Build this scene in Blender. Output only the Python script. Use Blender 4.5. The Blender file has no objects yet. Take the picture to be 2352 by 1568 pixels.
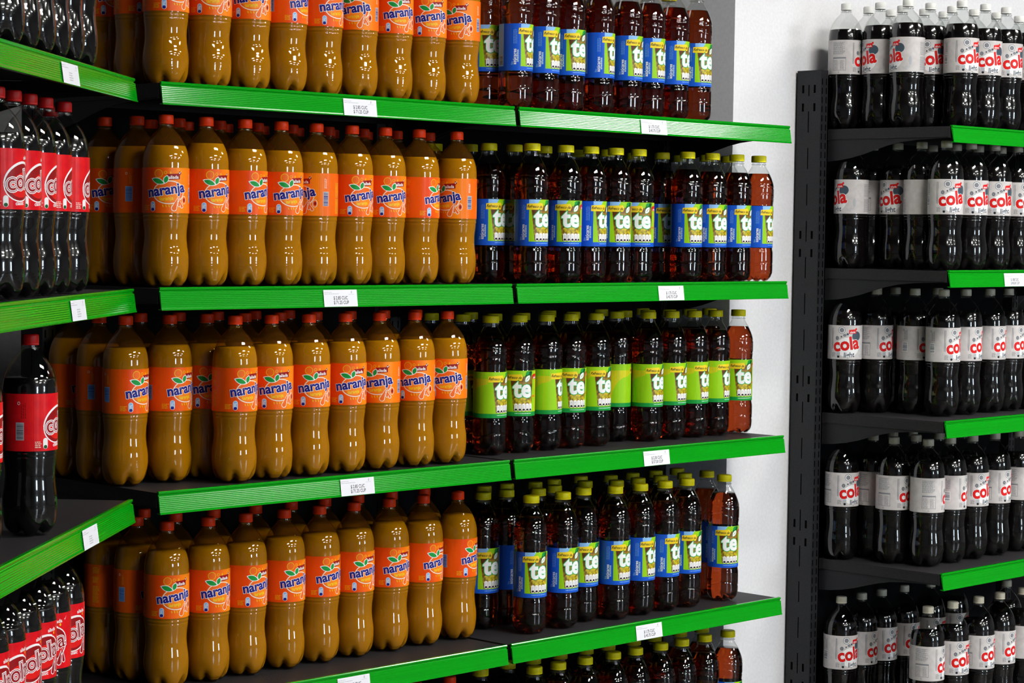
import bpy, bmesh, math, random
from mathutils import Matrix, Vector
PI = math.pi
SC = bpy.context.scene
COL = SC.collection
ZO = 0.27            # floor to rack datum
# ------------------------------------------------------------------ camera
cam_d = bpy.data.cameras.new('camera'); cam = bpy.data.objects.new('camera', cam_d); COL.objects.link(cam)
cam_d.sensor_width = 36.0; cam_d.lens = 78.76; cam_d.clip_end = 60
r_ = Vector((0.69795, -0.71601, 0.01396)); u_ = Vector((0.02544, 0.04427, 0.99870)); f_ = Vector((0.71569, 0.69669, -0.04911))
cam.matrix_world = Matrix(((r_.x, u_.x, -f_.x, -2.6788), (r_.y, u_.y, -f_.y, -3.5836), (r_.z, u_.z, -f_.z, 1.2676 + ZO), (0, 0, 0, 1)))
SC.camera = cam
CAMP = Vector((-2.6788, -3.5836))
# ------------------------------------------------------------------ view, world
SC.view_settings.view_transform = 'Standard'; SC.view_settings.look = 'None'
SC.view_settings.exposure = 0.0; SC.view_settings.gamma = 1.0; SC.view_settings.use_curve_mapping = False
SC.cycles.max_bounces = 10; SC.cycles.diffuse_bounces = 3; SC.cycles.glossy_bounces = 3
SC.cycles.transmission_bounces = 8; SC.cycles.transparent_max_bounces = 14
SC.cycles.caustics_reflective = False; SC.cycles.caustics_refractive = False
SC.cycles.sample_clamp_indirect = 4.0
W = bpy.data.worlds.new('world'); SC.world = W; W.use_nodes = True
W.node_tree.nodes['Background'].inputs[0].default_value = (0.75, 0.85, 1.0, 1)
W.node_tree.nodes['Background'].inputs[1].default_value = 0.3
LAMP = 54.0          # ceiling diffusers, emission strength
WINDOW = 22.0        # daylight panes, emission strength
LAMP_SPOTS = [(x, -2.0 - 2.1 * k) for k in range(4) for x in (1.3, 4.3)] + [(-.9, -4.9), (-.9, -7.2)]
ALCOVE_FILL = (.3, .98)  # unseen lamp added behind the rack to lift the wall's end face
# ------------------------------------------------------------------ materials
def mat(name, col, rough=0.5, spec=0.5, metal=0.0, **k):
    m = bpy.data.materials.new(name); m.use_nodes = True
    b = m.node_tree.nodes['Principled BSDF']
    b.inputs['Base Color'].default_value = (*col, 1); b.inputs['Roughness'].default_value = rough
    b.inputs['Specular IOR Level'].default_value = spec; b.inputs['Metallic'].default_value = metal
    for a, v in k.items(): b.inputs[a].default_value = v
    return m
def noise_mix(m, c1, c2, scale=30.0, detail=4.0, lo=0.35, hi=0.65, sc3=(1, 1, 1), bump=0.0):
    nt = m.node_tree; b = nt.nodes['Principled BSDF']
    tc = nt.nodes.new('ShaderNodeTexCoord'); mp = nt.nodes.new('ShaderNodeMapping'); mp.inputs['Scale'].default_value = sc3
    n = nt.nodes.new('ShaderNodeTexNoise'); n.inputs['Scale'].default_value = scale; n.inputs['Detail'].default_value = detail
    r = nt.nodes.new('ShaderNodeValToRGB'); r.color_ramp.elements[0].position = lo; r.color_ramp.elements[1].position = hi
    r.color_ramp.elements[0].color = (*c1, 1); r.color_ramp.elements[1].color = (*c2, 1)
    nt.links.new(tc.outputs['Object'], mp.inputs[0]); nt.links.new(mp.outputs[0], n.inputs[0]); nt.links.new(n.outputs[0], r.inputs[0])
    nt.links.new(r.outputs[0], b.inputs['Base Color'])
    if bump:
        bp = nt.nodes.new('ShaderNodeBump'); bp.inputs['Strength'].default_value = bump; bp.inputs['Distance'].default_value = 0.001
        nt.links.new(n.outputs[0], bp.inputs['Height']); nt.links.new(bp.outputs[0], b.inputs['Normal'])
    return m
def shell_mat(name, tint=(1, 1, 1), film=0.0, filmcol=(0, 0, 0), rough=0.012):
    m = bpy.data.materials.new(name); m.use_nodes = True; nt = m.node_tree
    nt.nodes.remove(nt.nodes['Principled BSDF']); out = nt.nodes['Material Output']
    tr = nt.nodes.new('ShaderNodeBsdfTransparent'); tr.inputs[0].default_value = (*tint, 1)
    base = tr.outputs[0]
    if film:
        df = nt.nodes.new('ShaderNodeBsdfDiffuse'); df.inputs[0].default_value = (*filmcol, 1)
        mx = nt.nodes.new('ShaderNodeMixShader'); mx.inputs[0].default_value = film
        nt.links.new(base, mx.inputs[1]); nt.links.new(df.outputs[0], mx.inputs[2]); base = mx.outputs[0]
    gl = nt.nodes.new('ShaderNodeBsdfGlossy'); gl.inputs['Roughness'].default_value = rough
    lw = nt.nodes.new('ShaderNodeLayerWeight'); lw.inputs[0].default_value = .5
    pw = nt.nodes.new('ShaderNodeMath'); pw.operation = 'POWER'; pw.inputs[1].default_value = 4.5; nt.links.new(lw.outputs['Facing'], pw.inputs[0])
    fr = nt.nodes.new('ShaderNodeMath'); fr.operation = 'MULTIPLY_ADD'; fr.inputs[1].default_value = .75; fr.inputs[2].default_value = .065; nt.links.new(pw.outputs[0], fr.inputs[0])
    mx = nt.nodes.new('ShaderNodeMixShader')
    nt.links.new(fr.outputs[0], mx.inputs[0]); nt.links.new(base, mx.inputs[1]); nt.links.new(gl.outputs[0], mx.inputs[2])
    nt.links.new(mx.outputs[0], out.inputs[0]); return m
M = {}
M['shell'] = shell_mat('clear_plastic', (0.93, 0.94, 0.93))
M['shell_n'] = shell_mat('clear_plastic_with_orange_film', (0.95, 0.84, 0.42), 0.17, (0.20, 0.075, 0.008))
M['orange_soda'] = noise_mix(mat('orange_soda', (.4, .18, .006), .6, .0), (.50, .26, .0002), (.60, .32, .0004), 9, 2)
M['cola'] = mat('cola', (.004, .003, .003), .15, .3)
M['tea'] = mat('tea', (.43, .055, .011), 0.0, .5, **{'Transmission Weight': 1.0, 'IOR': 1.33})
M['cap_orange'] = mat('orange_red_cap', (.76, .042, .002), .45, .2)
M['cap_red'] = mat('red_cap', (.42, .004, .004), .45, .25)
M['cap_yellow'] = mat('yellow_cap', (.64, .59, .002), .45, .2)
M['cap_white'] = mat('white_cap', (.8, .8, .76), .4)
M['cap_cream'] = mat('cream_cap', (.62, .58, .45), .4)
for n, c in dict(white=(.85, .85, .85), blue=(.012, .012, .22), orange=(.85, .14, .01), lorange=(.92, .24, .012), red=(.70, .012, .01), dred=(.28, .006, .008),
                 yellow=(.85, .62, .02), dyellow=(.80, .45, .01), green=(.01, .30, .05), dgreen=(.008, .09, .02), lime=(.30, .62, .01), sky=(.25, .5, .85), tblue=(.01, .10, .62),
                 mint=(.62, .86, .76), brown=(.10, .03, .008), tbrown=(.28, .11, .015), black=(.012, .012, .015), grey=(.22, .23, .25), dgrey=(.06, .09, .12), lgrey=(.45, .47, .5),
                 cream=(.85, .75, .62), tyel=(.62, .58, .012), gold=(.45, .28, .02)).items():
    M[n] = mat('print_' + n, c, .35, .2)
M['label_white'] = noise_mix(mat('white_label_film', (.44, .42, .41), .3, .2), (.56, .53, .52), (.64, .61, .60), 60, 3, bump=.15)
M['label_red'] = noise_mix(mat('red_label_film', (.7, .01, .012), .3, .2), (.62, .004, .012), (.78, .012, .014), 40, 3, bump=.1)
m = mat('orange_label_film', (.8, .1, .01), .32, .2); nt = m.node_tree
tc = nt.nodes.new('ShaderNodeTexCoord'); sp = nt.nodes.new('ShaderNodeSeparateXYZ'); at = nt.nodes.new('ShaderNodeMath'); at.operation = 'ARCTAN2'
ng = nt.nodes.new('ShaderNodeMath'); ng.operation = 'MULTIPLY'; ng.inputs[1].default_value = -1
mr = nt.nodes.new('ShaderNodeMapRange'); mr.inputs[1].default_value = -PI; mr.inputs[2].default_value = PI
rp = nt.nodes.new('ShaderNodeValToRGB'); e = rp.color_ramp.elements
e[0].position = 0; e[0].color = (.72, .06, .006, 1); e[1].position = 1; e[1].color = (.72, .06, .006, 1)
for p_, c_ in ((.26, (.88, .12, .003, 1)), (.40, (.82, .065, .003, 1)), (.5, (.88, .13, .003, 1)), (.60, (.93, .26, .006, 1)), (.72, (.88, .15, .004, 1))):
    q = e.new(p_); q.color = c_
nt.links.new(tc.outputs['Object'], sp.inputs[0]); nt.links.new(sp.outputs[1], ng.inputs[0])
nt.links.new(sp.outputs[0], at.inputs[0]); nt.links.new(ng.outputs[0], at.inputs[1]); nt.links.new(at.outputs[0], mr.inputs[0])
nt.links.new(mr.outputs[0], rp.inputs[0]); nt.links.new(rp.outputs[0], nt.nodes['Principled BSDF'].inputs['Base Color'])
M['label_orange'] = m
M['leafy'] = noise_mix(mat('tea_cup_print', (.2, .1, .01), .35), (.09, .03, .004), (.42, .24, .02), 55, 4, .38, .66)
M['leafmix'] = noise_mix(mat('tea_leaf_print', (.4, .3, .02), .35), (.16, .08, .008), (.62, .50, .02), 130, 4, .40, .60)
M['rail'] = noise_mix(mat('green_price_rail_plastic', (.001, .30, .006), .15, .5), (.0005, .285, .005), (.001, .315, .006), 8, 3, sc3=(.3, 6, 60))
M['steel'] = noise_mix(mat('charcoal_powder_coat', (.035, .036, .04), .5, .3), (.012, .0125, .015), (.018, .0185, .021), 300, 2, bump=.3)
M['steel_top'] = noise_mix(mat('charcoal_shelf_top', (.05, .048, .052), .55, .3), (.016, .015, .017), (.024, .022, .025), 300, 2, bump=.3)
M['dark'] = mat('unlit_slot', (.003, .003, .003), .9, .1)
M['panel'] = mat('charcoal_back_panel', (.006, .006, .007), .9, .08)
M['paper'] = mat('price_paper', (.78, .79, .84), .6)
M['ink'] = mat('price_ink', (.03, .03, .035), .6)
M['inkgrey'] = mat('price_ink_grey', (.42, .42, .46), .6)
M['wall'] = noise_mix(mat('white_painted_wall', (.8, .8, .82), .7), (.78, .78, .80), (.83, .83, .85), 120, 3, bump=.15)
M['wall_room'] = noise_mix(mat('painted_room_wall', (.16, .16, .17), .8), (.15, .15, .16), (.18, .18, .19), 60, 3)
M['floor'] = noise_mix(mat('grey_tile_floor', (.28, .27, .26), .25), (.06, .058, .056), (.09, .086, .08), 3, 5)
M['ceiling'] = mat('ceiling_tiles', (.12, .12, .12), .9)
def emit(name, col, s):
    m = bpy.data.materials.new(name); m.use_nodes = True; nt = m.node_tree; nt.nodes.remove(nt.nodes['Principled BSDF'])
    e_ = nt.nodes.new('ShaderNodeEmission'); e_.inputs[0].default_value = (*col, 1); e_.inputs[1].default_value = s
    nt.links.new(e_.outputs[0], nt.nodes['Material Output'].inputs[0]); return m
M['lamp'] = emit('lamp_diffuser', (1.0, .97, .92), LAMP)
M['lamp_fill'] = emit('fill_lamp_diffuser', (1.0, .97, .95), LAMP * .08)  # weak glow for the added alcove fill lamp
M['daylight'] = emit('daylight_pane', (.72, .86, 1.0), WINDOW)
# ------------------------------------------------------------------ mesh helpers
def mesh_ob(name, bm, mats, parent=None, smooth=False, angle=None):
    me = bpy.data.meshes.new(name); bm.normal_update(); bm.to_mesh(me); bm.free()
    for x in (mats if isinstance(mats, (list, tuple)) else [mats]): me.materials.append(x)
    if smooth:
        for f in me.polygons: f.use_smooth = True
    o = bpy.data.objects.new(name, me); COL.objects.link(o)
    if parent: o.parent = parent
    return o
def box(bm, x0, x1, y0, y1, z0, z1, mi=0):
    v = [bm.verts.new(c) for c in ((x0, y0, z0), (x1, y0, z0), (x1, y1, z0), (x0, y1, z0), (x0, y0, z1), (x1, y0, z1), (x1, y1, z1), (x0, y1, z1))]
    for q in ((0, 3, 2, 1), (4, 5, 6, 7), (0, 1, 5, 4), (1, 2, 6, 5), (2, 3, 7, 6), (3, 0, 4, 7)):
        f = bm.faces.new([v[i] for i in q]); f.material_index = mi
def prism_x(bm, pts, x0, x1, mi=0):
    a = [bm.verts.new((x0, y, z)) for y, z in pts]; b = [bm.verts.new((x1, y, z)) for y, z in pts]; n = len(pts)
    for i in range(n):
        f = bm.faces.new((a[i], a[(i + 1) % n], b[(i + 1) % n], b[i])); f.material_index = mi
    for q in (a[::-1], b):
        f = bm.faces.new(q); f.material_index = mi
    bmesh.ops.recalc_face_normals(bm, faces=bm.faces)
def empty(name, loc=(0, 0, 0), rz=0.0):
    o = bpy.data.objects.new(name, None); COL.objects.link(o); o.location = loc; o.rotation_euler = (0, 0, rz)
    o.empty_display_size = .05; return o
def tag(o, label, cat, group=None):
    o['label'] = label; o['category'] = cat
    if group: o['group'] = group
    return o
def struct(o, label=None):
    o['kind'] = 'structure'
    if label: o['label'] = label
    return o
# ------------------------------------------------------------------ the room
def wallbox(name, *a, m='wall_room', label=None):
    bm = bmesh.new(); box(bm, *a); return struct(mesh_ob(name, bm, M[m]), label)
X0, X1, Y0, YW, ZC = -6.0, 9.0, -10.5, 0.2, 3.5
PX = 2.045           # corner of the wall beside the end of the middle rack
wallbox('floor', X0, X1, Y0, 1.6, -.05, 0, m='floor')
wallbox('ceiling', X0, X1, Y0, 1.6, ZC, ZC + .05, m='ceiling')
wallbox('wall_back', PX, X1, YW, 1.6, 0, ZC, m='wall', label='white painted wall behind the right rack, with its shaded end face')
wallbox('wall_alcove', X0, PX, 1.5, 1.6, 0, ZC, label='grey wall at the back of the alcove')
wallbox('wall_left', X0 - .1, X0, Y0, 1.6, 0, ZC)
wallbox('wall_right', X1, X1 + .1, Y0, 1.6, 0, ZC)
bm = bmesh.new()
WIN = [(-1.5, -.4), (4.4, 5.8)]
xs = [X0] + [v for w in WIN for v in w] + [X1]
for i in range(0, len(xs), 2): box(bm, xs[i], xs[i + 1], Y0 - .1, Y0, 0, ZC)
for a, b in WIN: box(bm, a, b, Y0 - .1, Y0, 0, .9); box(bm, a, b, Y0 - .1, Y0, 2.6, ZC)
struct(mesh_ob('wall_front', bm, M['wall_room']))
for i, (a, b) in enumerate(WIN):
    w = empty('window_%d' % (i + 1), (0, 0, 0)); struct(w)
    bm = bmesh.new(); box(bm, a, b, Y0 - .07, Y0 - .06, .9, 2.6); mesh_ob('window_pane', bm, M['daylight'], w)
    bm = bmesh.new()
    for q in (a, b - .04): box(bm, q, q + .04, Y0 - .055, Y0 - .01, .9, 2.6)
    for q in (.9, 2.56): box(bm, a + .04, b - .04, Y0 - .05, Y0 - .015, q, q + .04)
    mesh_ob('window_frame', bm, M['steel'], w)
for i, (x, y) in enumerate(LAMP_SPOTS + [ALCOVE_FILL]):
    say = 'added as fill in the alcove behind the middle rack' if y > 0 else ('on its own to the left, %s' % ('nearer' if y > -5 else 'farther') if x < 0 else '%s in the %s line from the left' % (('first', 'second', 'third', 'fourth', 'fifth', 'sixth')[i // 2], ('first', 'second')[i % 2]))
    t = tag(empty('ceiling_light', (x, y, ZC)), 'rectangular fluorescent ceiling light, ' + say, 'ceiling light', 'fluorescent ceiling lights')
    bm = bmesh.new(); box(bm, -.58, .58, -.23, .23, -.06, 0); mesh_ob('housing', bm, M['white'], t)
    bm = bmesh.new(); box(bm, -.55, .55, -.2, .2, -.066, -.0605); mesh_ob('diffuser', bm, M['lamp_fill' if y > 0 else 'lamp'], t)
# ------------------------------------------------------------------ printed labels (flat art in metres, then wrapped round the bottle)
_cache = {}
def text_mesh(s, size, offset):
    k = (s, size, offset)
    if k in _cache: return _cache[k]
    cu = bpy.data.curves.new('t', 'FONT'); cu.body = s; cu.size = 1.0; cu.offset = offset; cu.resolution_u = 3
    cu.align_x = 'CENTER'; cu.align_y = 'CENTER'
    o = bpy.data.objects.new('t', cu); me = bpy.data.meshes.new_from_object(o)
    vs = [(v.co.x * size, v.co.y * size) for v in me.vertices]; fs = [tuple(p.vertices) for p in me.polygons]
    bpy.data.objects.remove(o); bpy.data.curves.remove(cu); bpy.data.meshes.remove(me)
    _cache[k] = (vs, fs); return _cache[k]
class Art:
    def __init__(s): s.bm = bmesh.new(); s.mats = []
    def mi(s, m):
        if m not in s.mats: s.mats.append(m)
        return s.mats.index(m)
    def poly(s, pts, m, L=1):
        f = s.bm.faces.new([s.bm.verts.new((x, y, L * 4e-5)) for x, y in pts]); f.material_index = s.mi(m)
        if f.calc_area() and sum(pts[i][0] * pts[(i + 1) % len(pts)][1] - pts[(i + 1) % len(pts)][0] * pts[i][1] for i in range(len(pts))) < 0: f.normal_flip()
    def rect(s, x0, x1, y0, y1, m, L=1): s.poly([(x0, y0), (x1, y0), (x1, y1), (x0, y1)], m, L)
    def ell(s, cx, cy, rx, ry, m, L=1, rot=0, n=28):
        c, d = math.cos(rot), math.sin(rot); P = []
        for i in range(n):
            a = 2 * PI * i / n; x, y = rx * math.cos(a), ry * math.sin(a); P.append((cx + x * c - y * d, cy + x * d + y * c))
        s.poly(P, m, L)
    def ring(s, cx, cy, rx, ry, w, m, L=1, rot=0, n=36, a0=0, a1=2 * PI):
        c, d = math.cos(rot), math.sin(rot); mi = s.mi(m); prev = None
        for i in range(n + 1):
            a = a0 + (a1 - a0) * i / n; q = []
            for k in (0, w):
                x, y = (rx - k) * math.cos(a), (ry - k) * math.sin(a); q.append(s.bm.verts.new((cx + x * c - y * d, cy + x * d + y * c, L * 4e-5)))
            if prev:
                f = s.bm.faces.new((prev[1], prev[0], q[0], q[1])); f.material_index = mi
            prev = q
    def text(s, t, size, cx, cy, m, L=2, rot=0, off=0.0, sx=1.0, shear=0.0):
        vs, fs = text_mesh(t, size, off); c, d = math.cos(rot), math.sin(rot); mi = s.mi(m); V = []
        for x, y in vs:
            x = x * sx + y * shear; V.append(s.bm.verts.new((cx + x * c - y * d, cy + x * d + y * c, L * 4e-5)))
        for f in fs:
            try: s.bm.faces.new([V[i] for i in f]).material_index = mi
            except ValueError: pass
    def leaf(s, x0, y0, x1, y1, w, m, L=1):
        P = []; Q = []; n = 8; dx, dy = x1 - x0, y1 - y0; l = math.hypot(dx, dy); nx, ny = -dy / l, dx / l
        for i in range(n + 1):
            t = i / n; h = w * math.sin(PI * t) ** .8
            P.append((x0 + dx * t + nx * h, y0 + dy * t + ny * h)); Q.append((x0 + dx * t - nx * h, y0 + dy * t - ny * h))
        s.poly(Q + P[::-1][1:-1], m, L)
    def drop(s, x0, y0, x1, y1, w, m, m2, L=3):
        # outlined teardrop whose point is at x0, y0
        for ww, mm, LL, k in ((w, m, L, 0), (w - .0013, m2, L + 1, .0022)):
            dx, dy = x1 - x0, y1 - y0; l = math.hypot(dx, dy); ux, uy = dx / l, dy / l; nx, ny = -uy, ux; P = [(x0 + ux * k * 1.4, y0 + uy * k * 1.4)]
            for i in range(13):
                a = -PI / 2 + PI * i / 12; cx, cy = x1 - ux * w, y1 - uy * w
                P.append((cx + ux * ww * math.cos(a) + nx * ww * math.sin(a), cy + uy * ww * math.cos(a) + ny * ww * math.sin(a)))
            s.poly(P, mm, LL)
    def lines(s, x0, x1, y0, y1, n, m, seed=0, L=1, frac=.55, vert=False):
        r = random.Random(seed); h = ((x1 - x0) if vert else (y1 - y0)) / n
        for i in range(n):
            a, b = (y0, y1) if vert else (x0, x1); t = a
            e = b - (b - a) * r.random() * .25
            while t < e - 1e-4:
                w = min(r.uniform(.0015, .006), e - t)
                if vert: s.rect(x0 + i * h, x0 + i * h + h * frac, t, t + w, m, L)
                else: s.rect(t, t + w, y0 + i * h, y0 + i * h + h * frac, m, L)
                t += w + .0009
    def barcode(s, x0, x1, y0, y1, m, bg, seed=1, L=1):
        s.rect(x0 - .0012, x1 + .0012, y0 - .0012, y1 + .0012, bg, L); r = random.Random(seed); y = y0
        while y < y1 - .001:
            w = r.choice((.0006, .001, .0016)); s.rect(x0, x1, y, min(y + w, y1), m, L + 1); y += w + r.choice((.0006, .0009, .0013))
    def pill(s, cx, cy, w, h, m, dot, L=3):
        P = []
        for i in range(9): a = PI * i / 8; P.append((cx + w * math.cos(a), cy + h - w + w * math.sin(a)))
        for i in range(9): a = PI + PI * i / 8; P.append((cx + w * math.cos(a), cy - h + w + w * math.sin(a)))
        s.poly(P, m, L); s.ell(cx, cy - h + w * .9, w * .75, w * .6, dot, L + 1, n=10)
    def wrap(s, name, R, z0, h, base, full=True):
        bm = s.bm
        bmesh.ops.triangulate(bm, faces=[f for f in bm.faces if len(f.verts) > 4])
        st = .004; k = -int(PI * R / st) - 1
        while k * st < PI * R + st:
            bmesh.ops.bisect_plane(bm, geom=bm.verts[:] + bm.edges[:] + bm.faces[:], plane_co=(k * st, 0, 0), plane_no=(1, 0, 0)); k += 1
        n = 72; bi = s.mi(base)
        for j in range(2):
            pass
        ring = [[bm.verts.new((-PI * R + 2 * PI * R * i / n, y, 0)) for i in range(n)] for y in (0, h)]
        for i in range(n):
            f = bm.faces.new((ring[0][i], ring[0][(i + 1) % n], ring[1][(i + 1) % n], ring[1][i])); f.material_index = bi
        for v in bm.verts:
            a = v.co.x / R; r = R + v.co.z; y = v.co.y
            v.co = Vector((r * math.sin(a), -r * math.cos(a), z0 + y))
        bm.normal_update()
        for f in bm.faces:      # every face looks outwards
            c = f.calc_center_median()
            if f.normal.x * c.x + f.normal.y * c.y < 0: f.normal_flip()
        me = bpy.data.meshes.new(name); bm.to_mesh(me); bm.free()
        for m in s.mats: me.materials.append(M[m])
        return me
mm = .001
def label_naranja(variant):
    a = Art(); h = 90 * mm
    # glow of paler orange at the upper right of the fruit
    a.ell(20 * mm, 62 * mm, 15 * mm, 18 * mm, 'lorange', 1)
    a.ell(-16 * mm, 78 * mm, 8.6 * mm, 8.6 * mm, 'dyellow', 1); a.ell(-16 * mm, 78 * mm, 7.2 * mm, 7.2 * mm, 'orange', 2)
    a.ell(-2 * mm, 80 * mm, 3.2 * mm, 3.2 * mm, 'dyellow', 1); a.ell(-2 * mm, 80 * mm, 2.2 * mm, 2.2 * mm, 'orange', 2)
    a.ell(8 * mm, 80 * mm, 1.6 * mm, 2.6 * mm, 'dyellow', 1)
    a.ell(5 * mm, 41 * mm, 33 * mm, 23.5 * mm, 'cream', 3, .06); a.ell(5 * mm, 41 * mm, 31 * mm, 21.5 * mm, 'orange', 4, .06)
    a.ell(3 * mm, 33 * mm, 22 * mm, 12 * mm, 'lorange', 5)
    for x0, y0, x1, y1, w in ((-3, 58, -31, 68, 6.2), (-4, 58, 2, 75, 5.6)):
        a.leaf(x0 * mm, y0 * mm, x1 * mm, y1 * mm, w * mm, 'white', 5)
        s = .09; a.leaf((x0 + (x1 - x0) * s) * mm, (y0 + (y1 - y0) * s) * mm, (x1 - (x1 - x0) * s) * mm, (y1 - (y1 - y0) * s) * mm, (w - 1.3) * mm, 'green', 6)
    a.poly([(1 * mm, 65 * mm), (28 * mm, 67.5 * mm), (28 * mm, 79 * mm), (1 * mm, 77 * mm)], 'dred', 4)
    a.text('aliada', 9.2 * mm, 14.5 * mm, 71 * mm, 'white', 5, .05, .022)
    a.ell(28 * mm, 79.5 * mm, 3.2 * mm, 3.2 * mm, 'dred', 4)
    a.poly([(25 * mm, 81 * mm), (27.5 * mm, 77.5 * mm), (32.5 * mm, 84.5 * mm), (27.8 * mm, 80 * mm)], 'white', 5)
    a.drop(25 * mm, 34 * mm, 13 * mm, 4 * mm, 6.2 * mm, 'cream', 'orange', 6); a.drop(28 * mm, 34 * mm, 26 * mm, 12 * mm, 3.6 * mm, 'cream', 'orange', 6)
    a.drop(24 * mm, 30 * mm, 35 * mm, 10 * mm, 3.8 * mm, 'cream', 'orange', 6)
    a.ell(39 * mm, 26 * mm, 5.6 * mm, 8.2 * mm, 'cream', 5); a.ell(39 * mm, 26 * mm, 4.4 * mm, 7 * mm, 'orange', 6); a.ell(39.5 * mm, 26 * mm, 2.6 * mm, 4 * mm, 'dred', 7)
    a.text('naranja', 28 * mm, 0, 45.5 * mm, 'white', 8, .15, .066, .98); a.text('naranja', 28 * mm, 0, 45.5 * mm, 'blue', 9, .15, .034, .98)
    a.text('laranja', 10.5 * mm, 0, 28.5 * mm, 'yellow', 9, .1, .015)
    for i in range(4): a.leaf((-8 + i * 6) * mm, 17 * mm, (-6 + i * 6) * mm, 11 * mm, 1.2 * mm, 'dyellow', 5)
    # bottle-shaped daily-intake mark and small print
    a.pill(-28 * mm, 13 * mm, 5 * mm, 10 * mm, 'white', 'white', 3); a.pill(-28 * mm, 13 * mm, 4.1 * mm, 9 * mm, 'sky', 'blue', 5)
    a.ell(-28 * mm, 6.5 * mm, 3.6 * mm, 2.6 * mm, 'blue', 7); a.lines(-31 * mm, -25 * mm, 11 * mm, 19 * mm, 3, 'white', 3, 7)
    a.lines(-50 * mm, -35 * mm, 6 * mm, 17 * mm, 4, 'dyellow', 5, 1, .45)
    if variant == 'a':
        a.barcode(-88 * mm, -75 * mm, 24 * mm, 52 * mm, 'tblue', 'sky', 4); a.lines(-80 * mm, -75 * mm, 58 * mm, 80 * mm, 2, 'dyellow', 8, 1, .4, True)
        a.ring(-87 * mm, 79 * mm, 2.4 * mm, 2.4 * mm, .7 * mm, 'white', 1)
    else:
        for y0, y1, sd in ((72, 86, 1), (52, 66, 2), (10, 46, 3)): a.lines(-88 * mm, -72 * mm, y0 * mm, y1 * mm, int((y1 - y0) / 2.6), 'dyellow', sd, 1, .45)
        a.text('1L', 6 * mm, -85 * mm, 6 * mm, 'dyellow', 1)
    a.barcode(58 * mm, 68 * mm, 22 * mm, 50 * mm, 'blue', 'lgrey', 9); a.lines(60 * mm, 66 * mm, 58 * mm, 80 * mm, 2, 'cream', 18, 1, .4, True)
    for sd, y in ((21, 6), (22, 40)): a.lines(90 * mm, 125 * mm, y * mm, (y + 32) * mm, 11, 'dyellow', sd, 1, .45)
    return a.wrap('orange_soda_label_' + variant, .0471, 0, h, 'label_orange')
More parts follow.
